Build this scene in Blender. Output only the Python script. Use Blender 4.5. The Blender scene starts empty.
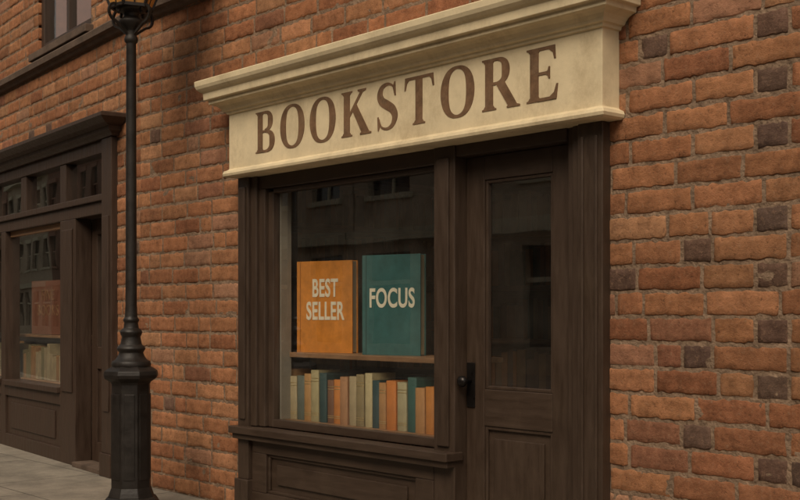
import bpy, bmesh, math, random
from mathutils import Vector, Matrix, noise
R=random.Random(7)
scene=bpy.context.scene
scene.view_settings.view_transform='Standard'
scene.view_settings.look='None'
scene.view_settings.exposure=0
COL=scene.collection

# ---------------------------------------------------------------- materials
def newmat(name):
    m=bpy.data.materials.new(name); m.use_nodes=True
    nt=m.node_tree; b=nt.nodes['Principled BSDF']
    return m,nt,b
def N(nt,t,**k):
    n=nt.nodes.new(t)
    for a,v in k.items(): setattr(n,a,v)
    return n
def surf(name,c,rough=.6,var=.25,scale=6,bump=.3,bscale=60,stretch=(1,1,1),spec=.4,metal=0,stain=None,stain_amt=.5,bdist=.003,stain_scale=2.6):
    m,nt,b=newmat(name); L=nt.links
    tc=N(nt,'ShaderNodeTexCoord'); mp=N(nt,'ShaderNodeMapping'); mp.inputs['Scale'].default_value=stretch
    L.new(tc.outputs['Object'],mp.inputs[0])
    n1=N(nt,'ShaderNodeTexNoise'); n1.inputs['Scale'].default_value=scale; n1.inputs['Detail'].default_value=4; n1.inputs['Roughness'].default_value=.65
    L.new(mp.outputs[0],n1.inputs['Vector'])
    r=N(nt,'ShaderNodeMapRange'); r.inputs[1].default_value=.3; r.inputs[2].default_value=.7; r.inputs[3].default_value=1-var; r.inputs[4].default_value=1+var
    L.new(n1.outputs[0],r.inputs[0])
    mx=N(nt,'ShaderNodeVectorMath',operation='SCALE'); mx.inputs[0].default_value=c[:3]
    L.new(r.outputs[0],mx.inputs['Scale'])
    out=mx.outputs[0]
    if stain:
        n3=N(nt,'ShaderNodeTexNoise'); n3.inputs['Scale'].default_value=stain_scale; n3.inputs['Detail'].default_value=8; n3.inputs['Roughness'].default_value=.78
        mp3=N(nt,'ShaderNodeMapping'); mp3.inputs['Scale'].default_value=(1.6,1.6,1.0)
        L.new(tc.outputs['Object'],mp3.inputs[0]); L.new(mp3.outputs[0],n3.inputs['Vector'])
        cr=N(nt,'ShaderNodeMapRange'); cr.inputs[1].default_value=.5; cr.inputs[2].default_value=.72; cr.inputs[4].default_value=stain_amt
        L.new(n3.outputs[0],cr.inputs[0])
        mm=N(nt,'ShaderNodeMix',data_type='RGBA'); L.new(cr.outputs[0],mm.inputs[0]); L.new(out,mm.inputs[6]); mm.inputs[7].default_value=(*stain,1)
        out=mm.outputs[2]
    L.new(out,b.inputs['Base Color'])
    n2=N(nt,'ShaderNodeTexNoise'); n2.inputs['Scale'].default_value=bscale; n2.inputs['Detail'].default_value=3
    L.new(mp.outputs[0],n2.inputs['Vector'])
    bp=N(nt,'ShaderNodeBump'); bp.inputs['Strength'].default_value=bump; bp.inputs['Distance'].default_value=bdist
    L.new(n2.outputs[0],bp.inputs['Height']); L.new(bp.outputs[0],b.inputs['Normal'])
    rr=N(nt,'ShaderNodeMapRange'); rr.inputs[1].default_value=.3; rr.inputs[2].default_value=.7; rr.inputs[3].default_value=max(0,rough-.12); rr.inputs[4].default_value=min(1,rough+.12)
    L.new(n1.outputs[0],rr.inputs[0]); L.new(rr.outputs[0],b.inputs['Roughness'])
    b.inputs['Metallic'].default_value=metal
    b.inputs['Specular IOR Level'].default_value=spec
    return m

def brickmat():
    m,nt,b=newmat('weathered_brick'); L=nt.links
    at=N(nt,'ShaderNodeAttribute',attribute_name='bcol')
    tc=N(nt,'ShaderNodeTexCoord')
    def nz(s,d=4,rg=.6):
        n=N(nt,'ShaderNodeTexNoise'); n.inputs['Scale'].default_value=s; n.inputs['Detail'].default_value=d; n.inputs['Roughness'].default_value=rg
        L.new(tc.outputs['Object'],n.inputs['Vector']); return n
    def rng(src,a,bb,c,d):
        r=N(nt,'ShaderNodeMapRange'); r.inputs[1].default_value=a;r.inputs[2].default_value=bb;r.inputs[3].default_value=c;r.inputs[4].default_value=d
        L.new(src,r.inputs[0]); return r.outputs[0]
    n1=nz(12,5,.72); n2=nz(1.1,2); n4=nz(38,6,.82)
    a=rng(n1.outputs[0],.3,.7,.60,1.38); c=rng(n2.outputs[0],.3,.7,.80,1.18)
    mu=N(nt,'ShaderNodeMath',operation='MULTIPLY'); L.new(a,mu.inputs[0]); L.new(c,mu.inputs[1])
    vs=N(nt,'ShaderNodeVectorMath',operation='SCALE'); L.new(at.outputs['Color'],vs.inputs[0]); L.new(mu.outputs[0],vs.inputs['Scale'])
    f=rng(n4.outputs[0],.53,.68,0,.6)
    mm=N(nt,'ShaderNodeMix',data_type='RGBA'); L.new(f,mm.inputs[0]); L.new(vs.outputs[0],mm.inputs[6]); mm.inputs[7].default_value=(.31,.185,.115,1)
    f2=rng(n4.outputs[0],.34,.45,.8,0)
    m2=N(nt,'ShaderNodeMix',data_type='RGBA'); L.new(f2,m2.inputs[0]); L.new(mm.outputs[2],m2.inputs[6]); m2.inputs[7].default_value=(.10,.052,.032,1)
    L.new(m2.outputs[2],b.inputs['Base Color'])
    b.inputs['Roughness'].default_value=.95; b.inputs['Specular IOR Level'].default_value=.1
    bp=N(nt,'ShaderNodeBump'); bp.inputs['Strength'].default_value=.85; bp.inputs['Distance'].default_value=.013
    L.new(n4.outputs[0],bp.inputs['Height']); L.new(bp.outputs[0],b.inputs['Normal'])
    return m
M_brick=brickmat()
M_mortar=surf('old_mortar',(.225,.15,.10),.95,.4,14,.9,60,spec=.1,bdist=.012,stain=(.10,.062,.042),stain_amt=.8,stain_scale=3.5)
M_wood=surf('dark_brown_painted_wood',(.048,.0295,.0195),.45,.25,5,.35,26,(6,6,.8),spec=.4,bdist=.0015,stain=(.088,.058,.038),stain_amt=.4)
M_woodh=surf('dark_brown_painted_wood_rail',(.048,.0295,.0195),.45,.25,5,.35,26,(.8,6,6),spec=.4,bdist=.0015,stain=(.088,.058,.038),stain_amt=.4)
M_wood2=surf('neighbour_brown_wood',(.050,.029,.019),.5,.25,5,.3,26,(6,6,.8),spec=.35,bdist=.0015)
M_sign=surf('aged_cream_paint',(.69,.56,.36),.6,.12,4,.5,45,spec=.25,stain=(.38,.27,.15),stain_amt=.6,bdist=.002)
M_letter=surf('brown_letter_paint',(.165,.092,.05),.65,.3,20,.3,80,spec=.2,stain=(.30,.21,.13),stain_amt=.35,stain_scale=9)
M_iron=surf('black_cast_iron',(.022,.017,.014),.5,.3,12,.4,60,spec=.4,metal=.25,bdist=.003)
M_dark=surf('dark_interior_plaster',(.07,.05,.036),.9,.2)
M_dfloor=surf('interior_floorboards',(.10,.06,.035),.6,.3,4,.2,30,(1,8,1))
M_lining=surf('pale_window_lining',(.24,.21,.165),.7,.15,8,.1)
M_shelf=surf('oak_shelf',(.26,.14,.07),.5,.3,6,.2,30,(1,8,8))
M_case=surf('dark_oak_bookcase',(.12,.065,.035),.5,.3,6,.2,30,(1,8,8))
M_pages=surf('book_pages',(.50,.40,.26),.85,.12,5,.5,60,(1,1,1),bdist=.002)
M_stone=surf('string_course_stone',(.11,.075,.055),.9,.3,8,.7,50,spec=.2,bdist=.006)
M_white=surf('cream_lettering',(.80,.71,.54),.6,.04,30,.1)
M_brass=surf('dark_bronze_handle',(.03,.026,.024),.35,.2,20,.1,metal=.8)
M_road=surf('asphalt',(.05,.049,.047),.9,.25,3,.8,150,spec=.3)
M_kerb=surf('kerb_stone',(.26,.245,.22),.85,.2,5,.5,60)
M_ground=surf('ground_earth',(.12,.11,.09),.95,.2,.5,.3,10)

def pavemat():
    m,nt,b=newmat('sidewalk_flagstones'); L=nt.links
    tc=N(nt,'ShaderNodeTexCoord')
    br=N(nt,'ShaderNodeTexBrick'); br.offset=.5
    br.inputs['Color1'].default_value=(.26,.22,.17,1); br.inputs['Color2'].default_value=(.22,.185,.145,1); br.inputs['Mortar'].default_value=(.09,.075,.057,1)
    br.inputs['Scale'].default_value=1; br.inputs['Mortar Size'].default_value=.007; br.inputs['Brick Width'].default_value=1.2; br.inputs['Row Height'].default_value=.8; br.inputs['Mortar Smooth'].default_value=.3
    L.new(tc.outputs['Object'],br.inputs['Vector'])
    n=N(nt,'ShaderNodeTexNoise'); n.inputs['Scale'].default_value=3; n.inputs['Detail'].default_value=8; n.inputs['Roughness'].default_value=.75
    L.new(tc.outputs['Object'],n.inputs['Vector'])
    r=N(nt,'ShaderNodeMapRange'); r.inputs[1].default_value=.3;r.inputs[2].default_value=.7;r.inputs[3].default_value=.55;r.inputs[4].default_value=1.35
    L.new(n.outputs[0],r.inputs[0])
    v=N(nt,'ShaderNodeVectorMath',operation='SCALE'); L.new(br.outputs[0],v.inputs[0]); L.new(r.outputs[0],v.inputs['Scale']); L.new(v.outputs[0],b.inputs['Base Color'])
    n2=N(nt,'ShaderNodeTexNoise'); n2.inputs['Scale'].default_value=60; n2.inputs['Detail'].default_value=4
    L.new(tc.outputs['Object'],n2.inputs['Vector'])
    s=N(nt,'ShaderNodeMath',operation='SUBTRACT'); L.new(n2.outputs[0],s.inputs[0]); L.new(br.outputs['Fac'],s.inputs[1])
    bp=N(nt,'ShaderNodeBump'); bp.inputs['Strength'].default_value=.6; bp.inputs['Distance'].default_value=.006
    L.new(s.outputs[0],bp.inputs['Height']); L.new(bp.outputs[0],b.inputs['Normal']); b.inputs['Roughness'].default_value=.85
    return m
M_pave=pavemat()

def glassmat(name,tint=(.97,.98,.97),dirt=.04,f0=.17):
    m=bpy.data.materials.new(name); m.use_nodes=True; nt=m.node_tree; nt.nodes.clear(); L=nt.links
    o=N(nt,'ShaderNodeOutputMaterial'); tr=N(nt,'ShaderNodeBsdfTransparent'); tr.inputs[0].default_value=(*tint,1)
    gl=N(nt,'ShaderNodeBsdfGlossy'); gl.inputs['Roughness'].default_value=.01; gl.inputs[0].default_value=(1,1,1,1)
    lw=N(nt,'ShaderNodeLayerWeight'); lw.inputs[0].default_value=.5
    pw=N(nt,'ShaderNodeMath',operation='POWER'); pw.inputs[1].default_value=5; L.new(lw.outputs['Facing'],pw.inputs[0])
    k=N(nt,'ShaderNodeMath',operation='MULTIPLY_ADD'); k.inputs[1].default_value=1-f0; k.inputs[2].default_value=f0; L.new(pw.outputs[0],k.inputs[0])
    mx=N(nt,'ShaderNodeMixShader'); L.new(k.outputs[0],mx.inputs[0]); L.new(tr.outputs[0],mx.inputs[1]); L.new(gl.outputs[0],mx.inputs[2])
    tc=N(nt,'ShaderNodeTexCoord'); n=N(nt,'ShaderNodeTexNoise'); n.inputs['Scale'].default_value=3; n.inputs['Detail'].default_value=6
    L.new(tc.outputs['Object'],n.inputs['Vector']); r=N(nt,'ShaderNodeMapRange'); r.inputs[1].default_value=.35;r.inputs[2].default_value=.8;r.inputs[4].default_value=dirt
    L.new(n.outputs[0],r.inputs[0]); df=N(nt,'ShaderNodeBsdfDiffuse'); df.inputs[0].default_value=(.5,.45,.38,1)
    m2=N(nt,'ShaderNodeMixShader'); L.new(r.outputs[0],m2.inputs[0]); L.new(mx.outputs[0],m2.inputs[1]); L.new(df.outputs[0],m2.inputs[2]); L.new(m2.outputs[0],o.inputs[0])
    bp=N(nt,'ShaderNodeBump'); bp.inputs['Strength'].default_value=.08; bp.inputs['Distance'].default_value=.01
    n3=N(nt,'ShaderNodeTexNoise'); n3.inputs['Scale'].default_value=2.0; n3.inputs['Detail'].default_value=1; L.new(tc.outputs['Object'],n3.inputs['Vector'])
    L.new(n3.outputs[0],bp.inputs['Height']); L.new(bp.outputs[0],gl.inputs['Normal'])
    return m
M_glass=glassmat('window_glass')
M_glass2=glassmat('upper_window_glass',f0=.06)
M_amber=surf('amber_lamp_glass',(.55,.26,.07),.15,.3,9,.1,spec=.6)
M_dkglass=surf('dark_window_glass',(.015,.017,.018),.06,.1,spec=.8)

# ---------------------------------------------------------------- builders
def empty(name,loc=(0,0,0),rot=(0,0,0)):
    e=bpy.data.objects.new(name,None); e.location=loc; e.rotation_euler=rot; COL.objects.link(e); return e
def finish(bm,name,mats,parent=None,bevel=0,smooth=False,seg=2):
    me=bpy.data.meshes.new(name)
    bmesh.ops.recalc_face_normals(bm,faces=bm.faces)
    bm.to_mesh(me); bm.free()
    for m in (mats if isinstance(mats,(list,tuple)) else [mats]): me.materials.append(m)
    ob=bpy.data.objects.new(name,me); COL.objects.link(ob)
    if parent: ob.parent=parent
    if smooth:
        for p in me.polygons: p.use_smooth=True
    if bevel:
        md=ob.modifiers.new('bevel','BEVEL'); md.width=bevel; md.segments=seg; md.limit_method='ANGLE'; md.angle_limit=.6
    return ob
def addbox(bm,x0,x1,y0,y1,z0,z1,mi=0):
    vs=[bm.verts.new((x,y,z)) for z in (z0,z1) for x,y in ((x0,y0),(x1,y0),(x1,y1),(x0,y1))]
    fs=[(0,3,2,1),(4,5,6,7),(0,1,5,4),(1,2,6,5),(2,3,7,6),(3,0,4,7)]
    for f in fs:
        fc=bm.faces.new([vs[i] for i in f]); fc.material_index=mi
    return vs
def boxes(name,lst,mat,parent=None,bevel=.004):
    bm=bmesh.new()
    for b in lst: addbox(bm,*b)
    return finish(bm,name,mat,parent,bevel)
def profile_run(name,prof,xl,xr,mat,parent,yb=0.0,bevel=0):
    bm=bmesh.new(); rows=[]
    for p,z in prof:
        rows.append([bm.verts.new(c) for c in ((xl-p,yb,z),(xl-p,-p,z),(xr+p,-p,z),(xr+p,yb,z))])
    for a,b in zip(rows,rows[1:]):
        for i in range(3):
            try: bm.faces.new((a[i],a[i+1],b[i+1],b[i]))
            except Exception: pass
    bm.faces.new(rows[0]); bm.faces.new(rows[-1])
    return finish(bm,name,mat,parent,bevel)
def lathe(bm,prof,n=32,c=(0,0),mi=0,sharp=False,rot=0):
    rings=[]
    for r,z in prof:
        rings.append([bm.verts.new((c[0]+r*math.cos(rot+2*math.pi*i/n),c[1]+r*math.sin(rot+2*math.pi*i/n),z)) for i in range(n)])
    for a,b in zip(rings,rings[1:]):
        for i in range(n):
            f=bm.faces.new((a[i],a[(i+1)%n],b[(i+1)%n],b[i])); f.material_index=mi; f.smooth=not sharp
    f=bm.faces.new(rings[0][::-1]); f.material_index=mi
    f=bm.faces.new(rings[-1]); f.material_index=mi

PAL=[((.345,.150,.072),6),((.375,.170,.084),5),((.31,.132,.065),5),((.28,.118,.06),3),((.39,.19,.098),2),((.33,.165,.098),2),((.25,.108,.062),1)]
DARK=[(.135,.080,.058),(.15,.088,.062),(.12,.074,.056)]
def brick_wall(name,xa,xb,za,zb,holes,seed,parent,course=.112,joint=.017,targets={}):
    rr=random.Random(seed); V=[];F=[];C=[]
    pal=[c for c,w in PAL for _ in range(w)]
    nrows=int((zb-za)/course)
    H=course-joint
    for i in range(nrows):
        z0=za+i*course+joint/2
        x=xa-(.0 if i%2 else .165)-rr.uniform(0,.02)
        tx=list(targets.get(i,[]))
        while x<xb:
            hd=rr.random()<(.22 if i%2 else .08)
            Ln=.15 if hd else rr.choice((.325,.335,.345,.315))
            forced=False
            if tx:
                d=tx[0]-x
                if d<.02: Ln=.15; hd=True; forced=True; tx.pop(0)
                elif d<Ln+.12:
                    hd=False; Ln=d if d<.42 else d/2
            segs=[(max(x,xa),min(x+Ln-joint,xb))]
            for hx0,hx1,hz0,hz1 in holes:
                if z0+H/2>hz0 and z0+H/2<hz1:
                    ns=[]
                    for s0,s1 in segs:
                        if s1<=hx0 or s0>=hx1: ns.append((s0,s1))
                        else:
                            if s0<hx0: ns.append((s0,hx0))
                            if s1>hx1: ns.append((hx1,s1))
                    segs=ns
            dark=forced or rr.random()<(.07 if hd else .004)
            col=rr.choice(DARK) if dark else rr.choice(pal)
            f=rr.uniform(.86,1.12); g=rr.uniform(.95,1.05)
            col=(col[0]*f,col[1]*f*g,col[2]*f*g,1)
            off=rr.uniform(-.002,.002); tl=rr.uniform(-.0015,.0015); dz=rr.uniform(-.002,.002)
            for s0,s1 in segs:
                W=s1-s0
                if W<.02: continue
                e=.004
                n=max(2,int(W/.02))
                us=[0,e]+[e+(W-2*e)*k/n for k in range(1,n)]+[W-e,W]
                vs=[0,e,H*.28,H*.5,H*.72,H-e,H]
                base=len(V); nu=len(us); nv=len(vs)
                for b,v in enumerate(vs):
                    for a,u in enumerate(us):
                        px=s0+u; pz=z0+v+dz
                        y=off+tl*(u/W-.5)*2
                        q=Vector((px*9+seed,pz*9,i*3.1))
                        edge=(a in(0,nu-1)) or (b in (0,nv-1))
                        corner=(a in(0,nu-1)) and (b in (0,nv-1))
                        if edge: y+=.0028
                        y+=noise.noise(q*2.5)*.0016
                        ch=max(0,noise.noise(q*4.1+Vector((3,3,8)))-.12)
                        if edge: y+=ch*.016
                        jx=noise.noise(q*3.3+Vector((5,1,2)))*.004
                        jz=noise.noise(q*4.7+Vector((1,7,9)))*.009
                        if b not in (0,1,nv-2,nv-1): jz*=.3
                        if corner:
                            px+=.003*(1 if a==0 else -1); pz+=.003*(1 if b==0 else -1)
                        V.append((px+jx,y,pz+jz)); C.append(col)
                for b in range(nv-1):
                    for a in range(nu-1):
                        k=base+b*nu+a; F.append((k,k+1,k+nu+1,k+nu))
                ring=[base+a for a in range(nu)]+[base+b*nu+nu-1 for b in range(1,nv)]+[base+(nv-1)*nu+a for a in range(nu-2,-1,-1)]+[base+b*nu for b in range(nv-2,0,-1)]
                sb=len(V)
                for k in ring:
                    p=V[k]; V.append((p[0],.035,p[2])); C.append(col)
                m=len(ring)
                for k in range(m):
                    F.append((ring[(k+1)%m],ring[k],sb+k,sb+(k+1)%m))
            x+=Ln
    me=bpy.data.meshes.new(name); me.from_pydata(V,[],F); me.update()
    at=me.attributes.new('bcol','FLOAT_COLOR','POINT')
    at.data.foreach_set('color',[v for c in C for v in c])
    me.polygons.foreach_set('use_smooth',[True]*len(me.polygons))
    me.materials.append(M_brick)
    ob=bpy.data.objects.new(name,me); COL.objects.link(ob); ob.parent=parent
    return ob

# ================================================================= BOOKSTORE BUILDING
B=empty('bookstore_building')
XL=-2.86; XR=6.0; ZT=5.94
TG={k:[2.17] for k in (21,19,17,14,12,10,8,5,23,26)}
for k in (13,9,6,28): TG.setdefault(k,[]).insert(0,1.82)
TG[16]=[2.9]; TG[11]=[2.75]
brick_wall('brick_facade',XL,XR,0,ZT,[(-1.44,1.38,0,2.5)],3,B,targets=TG)
ym=.0035
def mortar(name,rects,parent):
    bm=bmesh.new()
    for x0,x1,z0,z1 in rects:
        nx=max(1,int((x1-x0)/.025)); nz=max(1,int((z1-z0)/.025)); g=[]
        for j in range(nz+1):
            row=[]
            for i in range(nx+1):
                x=x0+(x1-x0)*i/nx; z=z0+(z1-z0)*j/nz
                row.append(bm.verts.new((x,ym+noise.noise(Vector((x*14,z*14,3)))*.004,z)))
            g.append(row)
        for j in range(nz):
            for i in range(nx):
                bm.faces.new((g[j][i],g[j][i+1],g[j+1][i+1],g[j+1][i])).smooth=True
    return finish(bm,name,M_mortar,parent)
mortar('mortar_joints',[(XL,-1.44,0,ZT),(1.38,XR,0,ZT),(-1.44,1.38,2.45,ZT)],B)
boxes('masonry_core',[(XL,-1.44,.04,.16,0,ZT),(1.38,XR,.04,.16,0,ZT),(-1.44,1.38,.04,.16,2.45,ZT)],M_mortar,B,0)
SC=[(0,3.37),(.03,3.375),(.05,3.40),(.075,3.41),(.08,3.455),(.06,3.475),(0,3.49)]
profile_run('string_course',SC,XL+.05,XR,M_stone,B)
boxes('parapet_coping',[(XL,XR,-.08,.25,ZT,ZT+.12)],M_stone,B,.01)

W=[]
ZH=2.112
W+=[(-1.50,-1.385,-.055,.06,.20,ZH),(-1.515,-1.37,-.072,.06,0,.20),(-1.475,-1.41,-.066,-.055,.58,2.05)]
W+=[(-1.385,-1.325,-.034,.06,.54,ZH),(-1.325,-1.26,-.014,.06,.54,2.03),(-1.26,-1.205,.012,.065,.54,2.012)]
W+=[(.272,.30,.012,.065,.54,2.012),(.30,.455,-.03,.16,0,ZH),(.333,.42,-.043,-.03,.56,2.05)]
W+=[(1.19,1.235,-.008,.16,0,ZH),(1.235,1.285,-.032,.06,0,ZH),(1.285,1.43,-.055,.06,.20,ZH),(1.28,1.445,-.072,.06,0,.20),
    (1.31,1.325,-.066,-.055,.30,2.05),(1.39,1.405,-.066,-.055,.30,2.05)]
boxes('storefront_posts',W,M_wood,B,.005)
H=[(-1.325,.30,-.014,.06,2.03,ZH),(-1.205,.272,.012,.065,2.0,2.03),(.455,1.19,-.02,.12,2.052,ZH),
   (-1.205,.272,.012,.065,.54,.59),
   (-1.535,.47,-.105,.02,.49,.535),(-1.52,.455,-.085,-.02,.455,.49),
   (-1.37,.30,.0,.06,0,.455),(-1.37,.30,-.034,.0,.375,.455),(-1.37,.30,-.034,.0,.0,.13),
   (-1.37,-1.22,-.034,.0,.13,.375),(.16,.30,-.034,.0,.13,.375),
   (-1.22,.16,-.018,.0,.355,.375),(-1.22,.16,-.018,.0,.13,.15),(-1.22,-1.20,-.018,.0,.15,.355),(.14,.16,-.018,.0,.15,.355),
   (-1.13,.07,-.014,.0,.19,.315)]
boxes('storefront_rails',H,M_woodh,B,.005)
def pane(name,x0,x1,z0,z1,y,parent,mat=M_glass):
    bm=bmesh.new(); bm.faces.new([bm.verts.new(c) for c in ((x0,y,z0),(x1,y,z0),(x1,y,z1),(x0,y,z1))])
    return finish(bm,name,mat,parent)
pane('shop_window_glass',-1.205,.272,.585,2.005,.045,B)
D=empty('door'); D.parent=B
yd=.055
boxes('door_stiles',[(.457,.586,yd,yd+.045,.04,2.05),(1.04,1.188,yd,yd+.045,.04,2.05)],M_wood,D,.004)
boxes('door_rails',[(.586,1.04,yd,yd+.045,1.927,2.05),(.586,1.04,yd,yd+.045,.675,.862),(.586,1.04,yd,yd+.045,.04,.19),
   (.586,1.04,yd+.02,yd+.04,.19,.675)],M_woodh,D,.004)
t=.018
boxes('door_beading',[(.586,.586+t,yd+.008,yd+.036,.862,1.927),(1.04-t,1.04,yd+.008,yd+.036,.862,1.927),(.604,1.022,yd+.008,yd+.036,.862,.88),(.604,1.022,yd+.008,yd+.036,1.909,1.927),
   (.586,.604,yd+.006,yd+.02,.19,.675),(1.022,1.04,yd+.006,yd+.02,.19,.675),(.604,1.022,yd+.006,yd+.02,.657,.675),(.604,1.022,yd+.006,yd+.02,.19,.208),
   (.645,.98,yd+.008,yd+.02,.25,.615)],M_wood,D,.004)
pane('door_glass',.60,1.03,.87,1.92,yd+.025,D)
bm=bmesh.new(); addbox(bm,.466,.522,yd-.008,yd,.765,.995)
finish(bm,'lock_plate',M_brass,D,.003)
bm=bmesh.new(); lathe(bm,[(.012,0),(.012,.035),(.022,.042),(.03,.055),(.028,.07),(.015,.08),(.002,.082)],20)
bmesh.ops.transform(bm,matrix=Matrix.Translation((.494,yd-.008,.90))@Matrix.Rotation(math.radians(90),4,'X'),verts=bm.verts)
finish(bm,'door_knob',M_brass,D,smooth=True)
boxes('threshold',[(.455,1.19,-.03,.16,0,.04)],M_stone,D,.006)
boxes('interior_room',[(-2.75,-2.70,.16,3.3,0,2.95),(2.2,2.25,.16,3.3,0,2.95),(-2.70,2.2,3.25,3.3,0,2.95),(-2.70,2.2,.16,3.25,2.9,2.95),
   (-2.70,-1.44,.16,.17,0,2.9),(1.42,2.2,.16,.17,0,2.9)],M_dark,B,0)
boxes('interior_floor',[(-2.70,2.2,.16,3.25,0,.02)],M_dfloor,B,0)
boxes('window_lining',[(-1.26,-1.200,.066,.15,.585,2.03)],M_lining,B,.003)
boxes('display_platform',[(-1.8,.30,.066,.60,.54,.585)],M_shelf,B,.003)
boxes('display_shelf',[(-1.8,.30,.135,.50,.975,1.005)],M_shelf,B,.004)

# ---- sign
S=empty('bookstore_sign')
P=[(0,2.112),(.135,2.112),(.148,2.120),(.152,2.134),(.145,2.150),(.128,2.158),(.12,2.164),(.12,2.510),(.132,2.512),(.136,2.527),(.150,2.531),(.158,2.545),(.172,2.560),(.192,2.571),(.214,2.577),(.216,2.600),(.238,2.603),(.240,2.645),(.246,2.650),(.256,2.657),(.270,2.671),(.278,2.689),(.280,2.720),(.268,2.726),(0,2.75)]
sb=profile_run('sign_board_and_cornice',P,-1.38,1.36,M_sign,S)
md=sb.modifiers.new('bevel','BEVEL'); md.width=.003; md.segments=2; md.limit_method='ANGLE'; md.angle_limit=.9
def catmull(pts,n=8):
    out=[]
    P_=[pts[0]]+pts+[pts[-1]]
    for i in range(1,len(P_)-2):
        a,b,c,d=[Vector(p) for p in P_[i-1:i+3]]
        for k in range(n):
            t=k/n
            out.append(.5*((2*b)+(c-a)*t+(2*a-5*b+4*c-d)*t*t+(3*b-a-3*c+d)*t**3))
    out.append(Vector(pts[-1])); return out
class Letter:
    def __init__(s): s.polys=[]
    def poly(s,p): s.polys.append([tuple(q) for q in p])
    def rect(s,x0,y0,x1,y1): s.poly([(x0,y0),(x1,y0),(x1,y1),(x0,y1)])
    def ribbon(s,pts):
        L=[];Rr=[]
        for i,p in enumerate(pts):
            q0=pts[max(0,i-1)];q1=pts[min(len(pts)-1,i+1)]
            d=Vector((q1[0]-q0[0],q1[1]-q0[1])).normalized(); n=Vector((-d.y,d.x))*p[2]/2
            L.append((p[0]+n.x,p[1]+n.y));Rr.append((p[0]-n.x,p[1]-n.y))
        s.polys.append(('R',L,Rr))
    def stem(s,x0,x1,y0=0,y1=1,foot=True,head=True,ext=.075):
        s.rect(x0,y0,x1,y1)
        def ser(y,sg):
            s.poly([(x0-ext,y),(x1+ext,y),(x1+ext,y+sg*.03),(x1+ext*.5,y+sg*.04),(x1+.008,y+sg*.085),(x0-.008,y+sg*.085),(x0-ext*.5,y+sg*.04),(x0-ext,y+sg*.03)])
        if foot: ser(y0,1)
        if head: ser(y1,-1)
    def arc(s,cx,cy,rx,ry,a0,a1,wthin,wthick,n=40):
        pts=[]
        for i in range(n+1):
            a=math.radians(a0+(a1-a0)*i/n); w=wthin+(wthick-wthin)*abs(math.cos(a))**1.5
            pts.append((cx+(rx-w/2)*math.cos(a),cy+(ry-wthin/2)*math.sin(a),w))
        s.ribbon(pts)
def mk(ch):
    l=Letter()
    if ch=='B':
        l.stem(.09,.28); l.arc(.36,.755,.30,.245,-90,90,.055,.18); l.arc(.38,.265,.35,.265,-90,90,.055,.19)
        l.rect(.25,.945,.37,1.0); l.rect(.25,.484,.39,.539); l.rect(.25,0,.39,.055); w=.76
    if ch=='O':
        l.arc(.44,.5,.43,.52,0,360,.06,.205,72); w=.88
    if ch=='K':
        l.stem(.09,.28); l.poly([(.25,.38),(.25,.49),(.62,.97),(.71,.97)]); l.poly([(.35,.58),(.47,.72),(.89,.02),(.66,.02)])
        l.poly([(.53,1),(.53,.965),(.60,.94),(.71,.94),(.78,.965),(.78,1)]); l.poly([(.60,0),(.60,.03),(.66,.06),(.84,.06),(.94,.03),(.94,0)]); w=.91
    if ch=='R':
        l.stem(.09,.28); l.arc(.36,.74,.31,.26,-90,90,.055,.18); l.rect(.25,.945,.37,1.0); l.rect(.25,.48,.42,.535)
        l.poly([(.35,.50),(.55,.515),(.85,.03),(.64,.03)]); l.poly([(.62,0),(.60,.02),(.65,.05),(.83,.05),(.91,.03),(.91,0)]); w=.88
    if ch=='S':
        c=[(.545,.76,.03),(.51,.90,.04),(.36,.975,.06),(.19,.92,.11),(.125,.77,.16),(.18,.63,.185),(.33,.53,.195),(.49,.42,.185),(.56,.26,.16),(.49,.09,.10),(.33,.02,.06),(.16,.08,.045),(.095,.25,.03)]
        l.ribbon([tuple(v) for v in catmull([Vector(p) for p in c])])
        l.poly([(.55,.70),(.585,.70),(.575,1.0),(.545,1.0),(.515,.93),(.50,.88)]); l.poly([(.085,.30),(.05,.30),(.06,0),(.09,0),(.12,.07),(.135,.12)]); w=.67
    if ch=='T':
        l.stem(.305,.495,head=False); l.rect(.02,.94,.79,1.0)
        l.poly([(.02,1.0),(.0,.74),(.035,.74),(.07,.88),(.13,.945),(.13,1.0)]); l.poly([(.79,1.0),(.81,.74),(.775,.74),(.74,.88),(.68,.945),(.68,1.0)]); w=.81
    if ch=='E':
        l.stem(.09,.28); l.rect(.25,.94,.64,1.0); l.poly([(.64,1.0),(.655,.75),(.62,.75),(.59,.87),(.50,.945),(.50,1.0)])
        l.rect(.25,.485,.50,.54); l.poly([(.50,.40),(.53,.40),(.53,.62),(.50,.62),(.48,.55),(.44,.53),(.44,.485),(.48,.46)])
        l.rect(.25,0,.67,.06); l.poly([(.67,0),(.705,.28),(.67,.28),(.62,.13),(.52,.055),(.52,0)]); w=.73
    return l,w
word='BOOKSTORE'; cap=.250; sx=1.12
ws=[mk(c)[1]*cap*sx for c in word]; X0=-1.205; X1=1.235; gap=(X1-X0-sum(ws))/8
bm=bmesh.new(); cx=X0
def add_prism(bm,pts,tf,yf,yb):
    a=[bm.verts.new((tf(p)[0],yf,tf(p)[1])) for p in pts]; b=[bm.verts.new((tf(p)[0],yb,tf(p)[1])) for p in pts]
    try:
        bm.faces.new(a)
        for i in range(len(pts)): bm.faces.new((a[i],b[i],b[(i+1)%len(pts)],a[(i+1)%len(pts)]))
    except Exception: pass
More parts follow.
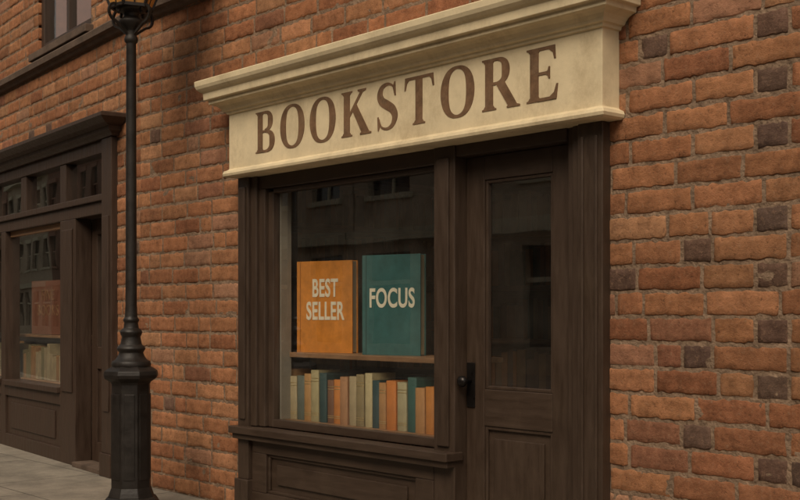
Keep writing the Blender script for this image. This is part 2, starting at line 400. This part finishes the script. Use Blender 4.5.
for ch,w in zip(word,ws):
    l,_=mk(ch); tf=lambda p,c=cx:(c+p[0]*cap*sx,2.232+p[1]*cap)
    for k,p in enumerate(l.polys):
        yf=-.1225-.0002*k
        if p[0]=='R':
            _,L_,R_=p
            for j in range(len(L_)-1):
                add_prism(bm,[L_[j],L_[j+1],R_[j+1],R_[j]],tf,yf,-.119)
        else: add_prism(bm,p,tf,yf,-.119)
    cx+=w+gap
bmesh.ops.remove_doubles(bm,verts=bm.verts,dist=1e-6)
finish(bm,'sign_lettering',M_letter,S)

# ================================================================= BOOKS
bookmats={}
def cloth(c):
    k=tuple(round(v,3) for v in c)
    if k not in bookmats: bookmats[k]=surf('book_cloth_%d'%len(bookmats),c,.65,.18,14,.35,220,spec=.25,bdist=.001,stain=tuple(v*.6 for v in c),stain_amt=.5,stain_scale=7)
    return bookmats[k]
M_gold=surf('spine_gilding',(.40,.29,.13),.4,.1)
def book(name,th,h,d,c,loc,rotz=0,lean=0,bands=True,parent=None):
    bm=bmesh.new(); bt=.0045 if h<.4 else .007
    x0,x1=-th/2,th/2
    addbox(bm,x0,x0+bt,.006,d,0,h,0); addbox(bm,x1-bt,x1,.006,d,0,h,0)
    addbox(bm,x0+bt+.0004,x1-bt-.0004,.010,d-.008,.005,h-.005,1)
    n=8; bulge=min(.012,th*.18)
    def arcp(k,rad):
        a=math.pi*k/n; return (-math.cos(a)*(th/2-rad),.006-math.sin(a)*(bulge-rad) )
    rows=[]
    for k in range(n+1):
        xo,yo=arcp(k,0); rows.append([bm.verts.new((xo,yo,0)),bm.verts.new((xo,yo,h)),bm.verts.new((xo*.92,.012,h)),bm.verts.new((xo*.92,.012,0))])
    for a,b in zip(rows,rows[1:]):
        for i in range(3):
            f=bm.faces.new((a[i],a[i+1],b[i+1],b[i])); f.material_index=0; f.smooth=(i==0)
    if bands:
        for zz in (h*.12,h*.16,h*.78,h*.84):
            pr=None
            for k in range(n+1):
                xo,yo=arcp(k,-.0012); v=[bm.verts.new((xo,yo,zz)),bm.verts.new((xo,yo,zz+.004))]
                if pr: f=bm.faces.new((pr[0],v[0],v[1],pr[1])); f.material_index=2
                pr=v
    ob=finish(bm,name,[cloth(c),M_pages,M_gold],None)
    ob.location=loc; ob.rotation_euler=(0,lean,rotz)
    if parent: ob.parent=parent
    return ob
TEAL=(.04,.085,.08);TAN=(.34,.18,.075);CREAM=(.36,.27,.15);GRAY=(.11,.11,.105);ORG=(.42,.16,.04);OLIVE=(.22,.18,.09);BRN=(.17,.08,.04);PALE=(.40,.31,.175);DTEAL=(.035,.06,.058)
seq=[(DTEAL,.29),(TAN,.31),(TEAL,.285),(TAN,.31),(CREAM,.27),(GRAY,.275),(TAN,.29),(CREAM,.315),(DTEAL,.30),(BRN,.26),(ORG,.265),(TAN,.285),(CREAM,.29),(OLIVE,.305),(PALE,.315),(DTEAL,.275),(TAN,.265),(ORG,.28),(CREAM,.275),(TEAL,.305),(TAN,.25),(ORG,.26),(TAN,.28),(OLIVE,.27),(TAN,.29)]
xs=-1.48
for c,h in seq:
    th=R.uniform(.052,.082)
    c2=tuple(v*R.uniform(.9,1.1) for v in c)
    book('book',th,h,R.uniform(.17,.21),c2,(xs+th/2,.14+R.uniform(0,.014),.586),R.uniform(-.04,.04),R.choice((0,0,0,R.uniform(-.01,.01))),bands=R.random()<.45)
    xs+=th+R.uniform(.002,.007)
    if xs>.20: break
def textmesh(name,s,size,parent,loc,rot,sxx,mat,off=.0,ext=.0015,ls=1.0):
    cu=bpy.data.curves.new(name,'FONT'); cu.body=s; cu.size=size; cu.align_x='CENTER'; cu.align_y='CENTER'; cu.extrude=ext; cu.offset=off; cu.space_line=ls; cu.space_character=1.06
    ob=bpy.data.objects.new(name,cu); COL.objects.link(ob); ob.parent=parent; ob.location=loc; ob.rotation_euler=rot; ob.scale=(sxx,1,1); cu.materials.append(mat); return ob
yaw=math.radians(-90+15)
def displaybook(name,c,cxx,cyy,w,h,text,size,sxx,z=1.006,ls=1,zt=.55):
    th=.062
    ca,sa=math.cos(yaw),math.sin(yaw)
    ox,oy=-sa*(w/2),ca*(w/2)
    ob=book(name,th,h,w,c,(cxx-ox,cyy-oy,z),yaw,0,bands=False)
    textmesh('cover_title',text,size,ob,(th/2+.001,w/2+.008,h*zt),(math.radians(90),0,math.radians(90)),sxx,M_white,off=.0035,ls=ls)
    bm=bmesh.new(); addbox(bm,th/2-.0005,th/2+.0015,.028,.034,.004,h-.004)
    finish(bm,'cover_hinge',cloth(tuple(v*.6 for v in c)),ob)
    return ob
displaybook('best_seller_book',(.62,.225,.032),-.985,.265,.435,.57,'BEST\nSELLER',.155,.59,ls=.92,zt=.57)
displaybook('focus_book',(.045,.13,.125),-.355,.265,.41,.585,'FOCUS',.155,.63,zt=.56)

def bookcase(name,x0,x1,z1,rows,loc,rotz,seed):
    rr=random.Random(seed); bm=bmesh.new()
    addbox(bm,x0,x0+.03,0,.30,0,z1); addbox(bm,x1-.03,x1,0,.30,0,z1); addbox(bm,x0+.03,x1-.03,.28,.30,0,z1)
    for r in range(rows+1):
        z=(z1-.03)*r/rows; addbox(bm,x0+.03,x1-.03,.0,.28,z,z+.03)
        if r<rows:
            xx=x0+.05; gapz=(z1-.03)/rows-.03
            while xx<x1-.1:
                w=rr.uniform(.025,.06); addbox(bm,xx,xx+w,.04+rr.uniform(0,.03),.26,z+.031,z+.03+gapz*rr.uniform(.65,.9),rr.randint(1,5)); xx+=w+.002
    dk=lambda c:cloth(tuple(v*.55 for v in c))
    ob=finish(bm,name,[M_case,dk(TAN),dk(BRN),dk(CREAM),dk(DTEAL),dk(ORG)]); ob.location=loc; ob.rotation_euler=(0,0,rotz); return ob
bookcase('bookcase',-2.2,2.2,2.3,6,(-.2,2.9,.02),0,1)
bookcase('bookcase',-1.1,1.1,2.3,6,(-2.35,1.7,.02),math.radians(90),2)
bookcase('bookcase',-.5,.5,2.1,6,(-.35,1.35,.02),math.radians(20),3)

# ================================================================= NEIGHBOUR SHOP
NR=math.radians(-5.77)
NB=empty('neighboring_shop_building',(XL,0,0),(0,0,NR))
def L2(l0,l1,*r): return (-l1,-l0)+r
LE=8.5
brick_wall('brick_facade',-LE,0.0,0,ZT,[(-4.62,-.47,0,2.66),(-2.26,-.98,3.55,5.1)],11,NB)
mortar('mortar_joints',[L2(0,.47,0,ZT),L2(4.62,LE,0,ZT),L2(.47,.98,2.66,ZT),L2(.98,2.26,2.66,3.55),L2(.98,2.26,5.1,ZT),L2(2.26,4.62,2.66,ZT)],NB)
boxes('masonry_core',[L2(0,.47,.04,.16,0,ZT),L2(4.62,LE,.04,.16,0,ZT),L2(.47,.98,.04,.16,2.66,ZT),L2(.98,2.26,.04,.16,2.66,3.55),L2(.98,2.26,.04,.16,5.1,ZT),L2(2.26,4.62,.04,.16,2.66,ZT)],M_mortar,NB,0)
profile_run('string_course',SC,-LE,-.06,M_stone,NB)
boxes('parapet_coping',[L2(0,LE,-.08,.25,ZT,ZT+.12)],M_stone,NB,.01)
boxes('upper_window_frame',[L2(.98,1.06,.03,.12,3.55,5.1),L2(2.18,2.26,.03,.12,3.55,5.1),L2(1.06,2.18,.03,.12,3.55,3.64),L2(1.06,2.18,.03,.12,5.02,5.1),L2(1.59,1.65,.04,.11,3.64,5.02),L2(1.06,1.59,.04,.11,4.3,4.36),L2(1.65,2.18,.04,.11,4.3,4.36)],M_wood2,NB)
boxes('upper_window_sill',[L2(.92,2.32,-.07,.12,3.49,3.553)],M_stone,NB,.006)
pane('upper_window_glass',-2.18,-1.06,3.64,5.02,.075,NB,M_glass2)
boxes('upper_room',[L2(.98,2.26,.5,.52,3.5,5.1)],M_dark,NB,0)
NP=[(0,2.60),(.06,2.60),(.075,2.62),(.10,2.635),(.105,2.665),(.15,2.68),(.185,2.705),(.20,2.72),(.20,2.745),(.18,2.755),(0,2.78)]
profile_run('shop_cornice',NP,-4.66,-.45,M_wood2,NB)
boxes('shop_posts',[L2(.43,.63,-.05,.12,.18,2.598),L2(.42,.64,-.065,.12,0,.18),L2(.47,.59,-.06,-.05,.5,2.0),L2(1.28,1.64,-.02,.12,0,2.03),L2(1.34,1.58,-.032,-.02,.6,1.95),
   L2(3.15,3.28,-.02,.12,0,2.03),L2(4.42,4.64,-.05,.12,0,2.598),
   L2(.63,.70,-.02,.12,2.18,2.50),L2(1.50,1.64,-.02,.12,2.18,2.50),L2(2.53,2.68,-.02,.12,2.18,2.50),L2(3.58,3.70,-.02,.12,2.18,2.50),
   L2(.63,.69,.03,.14,0,2.03)],M_wood2,NB,.005)
boxes('shop_rails',[L2(.63,4.42,-.03,.12,2.50,2.598),L2(.63,4.42,-.045,.12,2.13,2.18),L2(.63,4.42,-.02,.12,2.03,2.13),
   L2(1.64,3.15,-.05,.12,.58,.63),L2(3.28,4.42,-.05,.12,.58,.63),
   L2(1.64,3.15,.0,.12,0,.58),L2(3.28,4.42,.0,.12,0,.58),L2(1.64,3.15,-.02,.0,.48,.58),L2(1.64,3.15,-.02,.0,0,.12),L2(1.80,3.0,-.012,0,.18,.42),
   L2(3.28,4.42,-.02,.0,.48,.58),L2(3.28,4.42,-.02,.0,0,.12)],M_wood2,NB,.005)
pane('transom_glass',-4.42,-.63,2.18,2.50,.03,NB)
boxes('transom_backing',[L2(.63,4.42,.30,.32,2.05,2.6)],M_dark,NB,0)
pane('shop_window_glass',-3.15,-1.64,.63,2.03,.05,NB)
pane('shop_window_glass',-4.42,-3.28,.63,2.03,.05,NB)
boxes('shop_window_bars',[L2(1.64,1.69,.03,.08,.63,2.03),L2(1.69,3.15,.03,.08,1.98,2.03)],M_shelf,NB,.003)
boxes('shop_door',[L2(.69,.80,.12,.16,.04,2.03),L2(1.16,1.28,.12,.16,.04,2.03),L2(.80,1.16,.12,.16,1.90,2.03),L2(.80,1.16,.12,.16,.80,.98),L2(.80,1.16,.12,.16,.04,.2),L2(.80,1.16,.14,.15,.2,.8),L2(.86,1.10,.128,.14,.27,.73)],M_wood2,NB)
pane('shop_door_glass',-1.16,-.80,.98,1.90,.14,NB)
boxes('shop_doorstep',[L2(.64,1.28,-.05,.2,0,.04)],M_stone,NB)
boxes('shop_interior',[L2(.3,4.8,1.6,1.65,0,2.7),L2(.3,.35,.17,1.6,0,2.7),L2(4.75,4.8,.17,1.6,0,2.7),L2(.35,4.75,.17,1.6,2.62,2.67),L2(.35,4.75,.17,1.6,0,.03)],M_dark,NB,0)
boxes('display_platform',[L2(1.5,4.5,.13,.55,.60,.64)],M_shelf,NB)
bm=bmesh.new(); rr=random.Random(5); l=1.5
while l<4.3:
    w=rr.uniform(.05,.085); h=rr.uniform(.22,.34); addbox(bm,-l-w,-l,.16,.34,.642,.642+h,rr.choice((0,1,1,3,2,3))); l+=w+.004
dk=lambda c:cloth(tuple(v*.85 for v in c))
finish(bm,'book_row',[dk(TAN),dk(CREAM),dk(PALE),dk(OLIVE)],NB,.003)
rb=book('red_display_book',.08,.50,.70,(.17,.062,.034),(0,0,0),0,bands=False)
rb.parent=NB; rb.location=(-3.0,.22,1.06); rb.rotation_euler=(0,0,math.radians(-90+6))
M_dimgold=surf('faded_gilt_lettering',(.24,.12,.055),.6,.35,12,.2,stain=(.17,.062,.034),stain_amt=.9,stain_scale=12)
textmesh('cover_title','FINE\nBOOKS',.14,rb,(.042,.36,.29),(math.radians(90),0,math.radians(90)),.95,M_dimgold,off=.001)
boxes('display_shelf',[L2(1.66,3.6,.19,.5,1.03,1.055)],M_shelf,NB)

# ================================================================= STREET LAMP
bm=bmesh.new()
lathe(bm,[(.185,.0),(.185,.05),(.17,.075),(.155,.09)],8,rot=math.pi/8,sharp=True)
lathe(bm,[(.150,.09),(.140,.12),(.128,.15),(.125,.80),(.132,.815),(.150,.825),(.172,.84),(.178,.86),(.172,.885),(.15,.90),(.12,.915)],8,rot=math.pi/8,sharp=True)
lathe(bm,[(.120,.905),(.125,.925),(.118,.945),(.10,.955),(.085,.975),(.075,1.0),(.082,1.01),(.090,1.025),(.082,1.04),(.068,1.05),(.062,1.08),(.058,1.10),(.066,1.115),(.07,1.13),(.062,1.145),(.048,1.155),(.043,1.19),(.050,1.20),(.050,1.212),(.040,1.225),(.036,1.3),(.033,2.2),(.031,2.96),(.040,2.97),(.044,2.985),(.040,3.0),(.034,3.01),(.036,3.04),(.055,3.06),(.075,3.08),(.080,3.10),(.06,3.115),(.045,3.13),(.05,3.15),(.09,3.165),(.10,3.18)],32)
for k in range(8):
    a=2*math.pi*k/8; r=.125*math.cos(math.pi/8)
    vs=addbox(bm,-.032,.032,-r-.006,-r+.01,.20,.74)
    bmesh.ops.rotate(bm,verts=vs,cent=(0,0,0),matrix=Matrix.Rotation(a,3,'Z'))
SL=empty('street_lamp',(-1.91,-.587,.002),(0,0,.2))
finish(bm,'post',M_iron,SL,.003)
bm=bmesh.new(); n=6
def ring(r,z): return [Vector((r*math.cos(2*math.pi*i/n),r*math.sin(2*math.pi*i/n),z)) for i in range(n)]
r0,r1=ring(.13,3.185),ring(.32,3.66)
V0=[bm.verts.new(v*1) for v in r0]; V1=[bm.verts.new(v) for v in r1]
for i in range(n): bm.faces.new((V0[i],V0[(i+1)%n],V1[(i+1)%n],V1[i]))
finish(bm,'lantern_panes',M_amber,SL)
bm=bmesh.new()
def bar(bm,a,b,w):
    d=(b-a); q=d.to_track_quat('Z','Y').to_matrix().to_4x4(); vs=addbox(bm,-w/2,w/2,-w/2,w/2,0,d.length)
    bmesh.ops.transform(bm,matrix=Matrix.Translation(a)@q,verts=vs)
for i in range(n):
    bar(bm,r0[i],r1[i],.018); bar(bm,r0[i],r0[(i+1)%n],.02); bar(bm,r1[i],r1[(i+1)%n],.024)
    m0=(r0[i]+r0[(i+1)%n])/2; m1=(r1[i]+r1[(i+1)%n])/2
    bar(bm,m0.lerp(m1,.0),m0.lerp(m1,.35),.008); bar(bm,r0[i].lerp(r1[i],.35),m0.lerp(m1,.2),.008); bar(bm,r0[(i+1)%n].lerp(r1[(i+1)%n],.35),m0.lerp(m1,.2),.008)
lathe(bm,[(.36,3.66),(.355,3.68),(.26,3.78),(.12,3.84),(.07,3.88),(.075,3.91),(.04,3.94),(.02,3.99),(.03,4.02),(.005,4.07)],24)
finish(bm,'lantern_frame_and_roof',M_iron,SL)
bm=bmesh.new()
for s in range(4):
    a=math.pi/2*s; pts=[]
    for k in range(22):
        t=k/21; ang=-1.6+t*5.2; rad=.07*(1-t*.72)
        pts.append(Vector((.12+rad*math.cos(ang),0,3.15+rad*math.sin(ang))))
    pts=[Vector((.03,0,3.02))]+pts
    for p,q in zip(pts,pts[1:]):
        n0=len(bm.verts); bar(bm,p,q,.014); bm.verts.ensure_lookup_table()
        bmesh.ops.rotate(bm,verts=bm.verts[n0:],cent=(0,0,0),matrix=Matrix.Rotation(a,3,'Z'))
finish(bm,'scroll_brackets',M_iron,SL)

# ================================================================= GROUND
def sheet(name,x0,x1,y0,y1,z,mat):
    bm=bmesh.new(); bm.faces.new([bm.verts.new(c) for c in ((x0,y0,z),(x1,y0,z),(x1,y1,z),(x0,y1,z))]); return finish(bm,name,mat)
sheet('ground',-400,400,-400,400,-.14,M_ground)
boxes('sidewalk',[(-90,40,-2.5,6,-.12,.0)],M_pave,None,0)
boxes('kerb',[(-90,40,-2.65,-2.5,-.12,.002)],M_kerb,None,.01)
sheet('road',-90,40,-10.5,-2.65,-.125,M_road)
boxes('kerb',[(-90,40,-10.65,-10.5,-.12,.002)],M_kerb,None,.01)
boxes('sidewalk',[(-90,40,-13.5,-10.65,-.12,.0)],M_pave,None,0)

# ================================================================= OTHER BUILDINGS OF THE STREET
def opp(name,w,h,c,loc,rotz=0):
    e=empty(name,loc,(0,0,rotz)); w=w/2
    mw=surf(name+'_masonry',c,.9,.25,3,.4,30)
    st=surf(name+'_trim',tuple(min(.55,v*1.4) for v in c),.8,.15)
    boxes('walls',[(-w,w,-7,-.25,0,h)],mw,e,0)
    nb=int((2*w)/2.1); pw=2*w/nb; fl=[]; tr=[]; gl=[]; zf=[3.6+3.1*k for k in range(int((h-4.2)/3.1)+1)]
    for k in range(nb+1):
        xx=-w+k*pw; fl.append((max(-w,xx-.48),min(w,xx+.48),-.25,0,0,h))
    for k in range(nb):
        a=-w+k*pw+.48; b=-w+(k+1)*pw-.48
        fl.append((a,b,-.25,0,0,.55)); gl.append((a,b,-.24,-.18,.55,2.7)); tr.append((a,b,-.18,-.10,1.95,2.05)); prev=2.7
        for z in zf:
            zz=z+.5
            if zz+1.75>h-.4: break
            fl.append((a,b,-.25,0,prev,zz)); gl.append((a,b,-.24,-.18,zz,zz+1.75)); tr.append((a-.1,b+.1,0,.08,zz-.12,zz)); tr.append((a-.08,b+.08,0,.05,zz+1.75,zz+1.98))
            tr+= [(a,b,-.18,-.12,zz+.85,zz+.92),((a+b)/2-.03,(a+b)/2+.03,-.18,-.11,zz,zz+.85)]
            prev=zz+1.75
        fl.append((a,b,-.25,0,prev,h))
    tr+=[(-w,w,0,.25,2.95,3.25),(-w,w,0,.35,h-.35,h)]
    boxes('piers_and_spandrels',fl,mw,e,0); boxes('trim',tr,st,e,0); boxes('windows',gl,M_dkglass,e,0)
BR=(.22,.115,.075); ST=(.44,.37,.27)
x=-90; k=0
for wd,h in ((14,12),(12,10),(13,12.5),(11,11),(12,11),(11,9.5),(10,10.5),(13,9.5),(12,10.5)):
    st=k%2==1 or k==6
    opp('stone_townhouse' if st else 'brick_townhouse',wd-.05,h,ST if st else BR,(x+wd/2,-13.5,0)); x+=wd; k+=1
opp('stone_townhouse',34,12,ST,(-92,-4,0),math.radians(-90))
d=Vector((-math.cos(NR),-math.sin(NR),0)); p0=Vector((XL,0,0))+d*(LE+.03)
for wd,h in ((12,10),(13,11.5)):
    c=p0+d*(wd/2); opp('brick_townhouse',wd,h,(.20,.09,.055),(c.x,c.y,0),NR+math.pi); p0+=d*(wd+.05)

# ================================================================= LIGHT
w=bpy.data.worlds.new('World'); scene.world=w; w.use_nodes=True; nt=w.node_tree
bg=nt.nodes['Background']; sky=nt.nodes.new('ShaderNodeTexSky'); sky.sky_type='NISHITA'; sky.sun_disc=False
EL=math.radians(46)
AZ=(.55,-1.0); hl=math.hypot(*AZ)
sky.sun_elevation=EL; sky.sun_rotation=math.atan2(AZ[0],AZ[1]); sky.dust_density=4; sky.ozone_density=.6
hs=nt.nodes.new('ShaderNodeHueSaturation'); hs.inputs['Saturation'].default_value=.15
wm=nt.nodes.new('ShaderNodeMix'); wm.data_type='RGBA'; wm.blend_type='MULTIPLY'; wm.inputs[0].default_value=1; wm.inputs[7].default_value=(1,.945,.85,1)
nt.links.new(sky.outputs[0],hs.inputs['Color']); nt.links.new(hs.outputs[0],wm.inputs[6]); nt.links.new(wm.outputs[2],bg.inputs[0]); bg.inputs[1].default_value=.115
sd=bpy.data.lights.new('sun','SUN'); sd.energy=1.8; sd.angle=math.radians(34); sd.color=(1,.85,.64)
so=bpy.data.objects.new('sun',sd); COL.objects.link(so)
tos=Vector((AZ[0]/hl*math.cos(EL),AZ[1]/hl*math.cos(EL),math.sin(EL)))
so.rotation_euler=tos.to_track_quat('Z','Y').to_euler(); so.location=tos*20

# ================================================================= CAMERA
cd=bpy.data.cameras.new('camera'); cam=bpy.data.objects.new('camera',cd); COL.objects.link(cam); scene.camera=cam
cd.sensor_width=36; cd.lens=51.75; cd.shift_y=.08125; cd.clip_end=1000; cd.clip_start=.05
cam.location=(4.684,-4.154,1.24); cam.rotation_euler=(math.radians(90),0,math.radians(48.43))
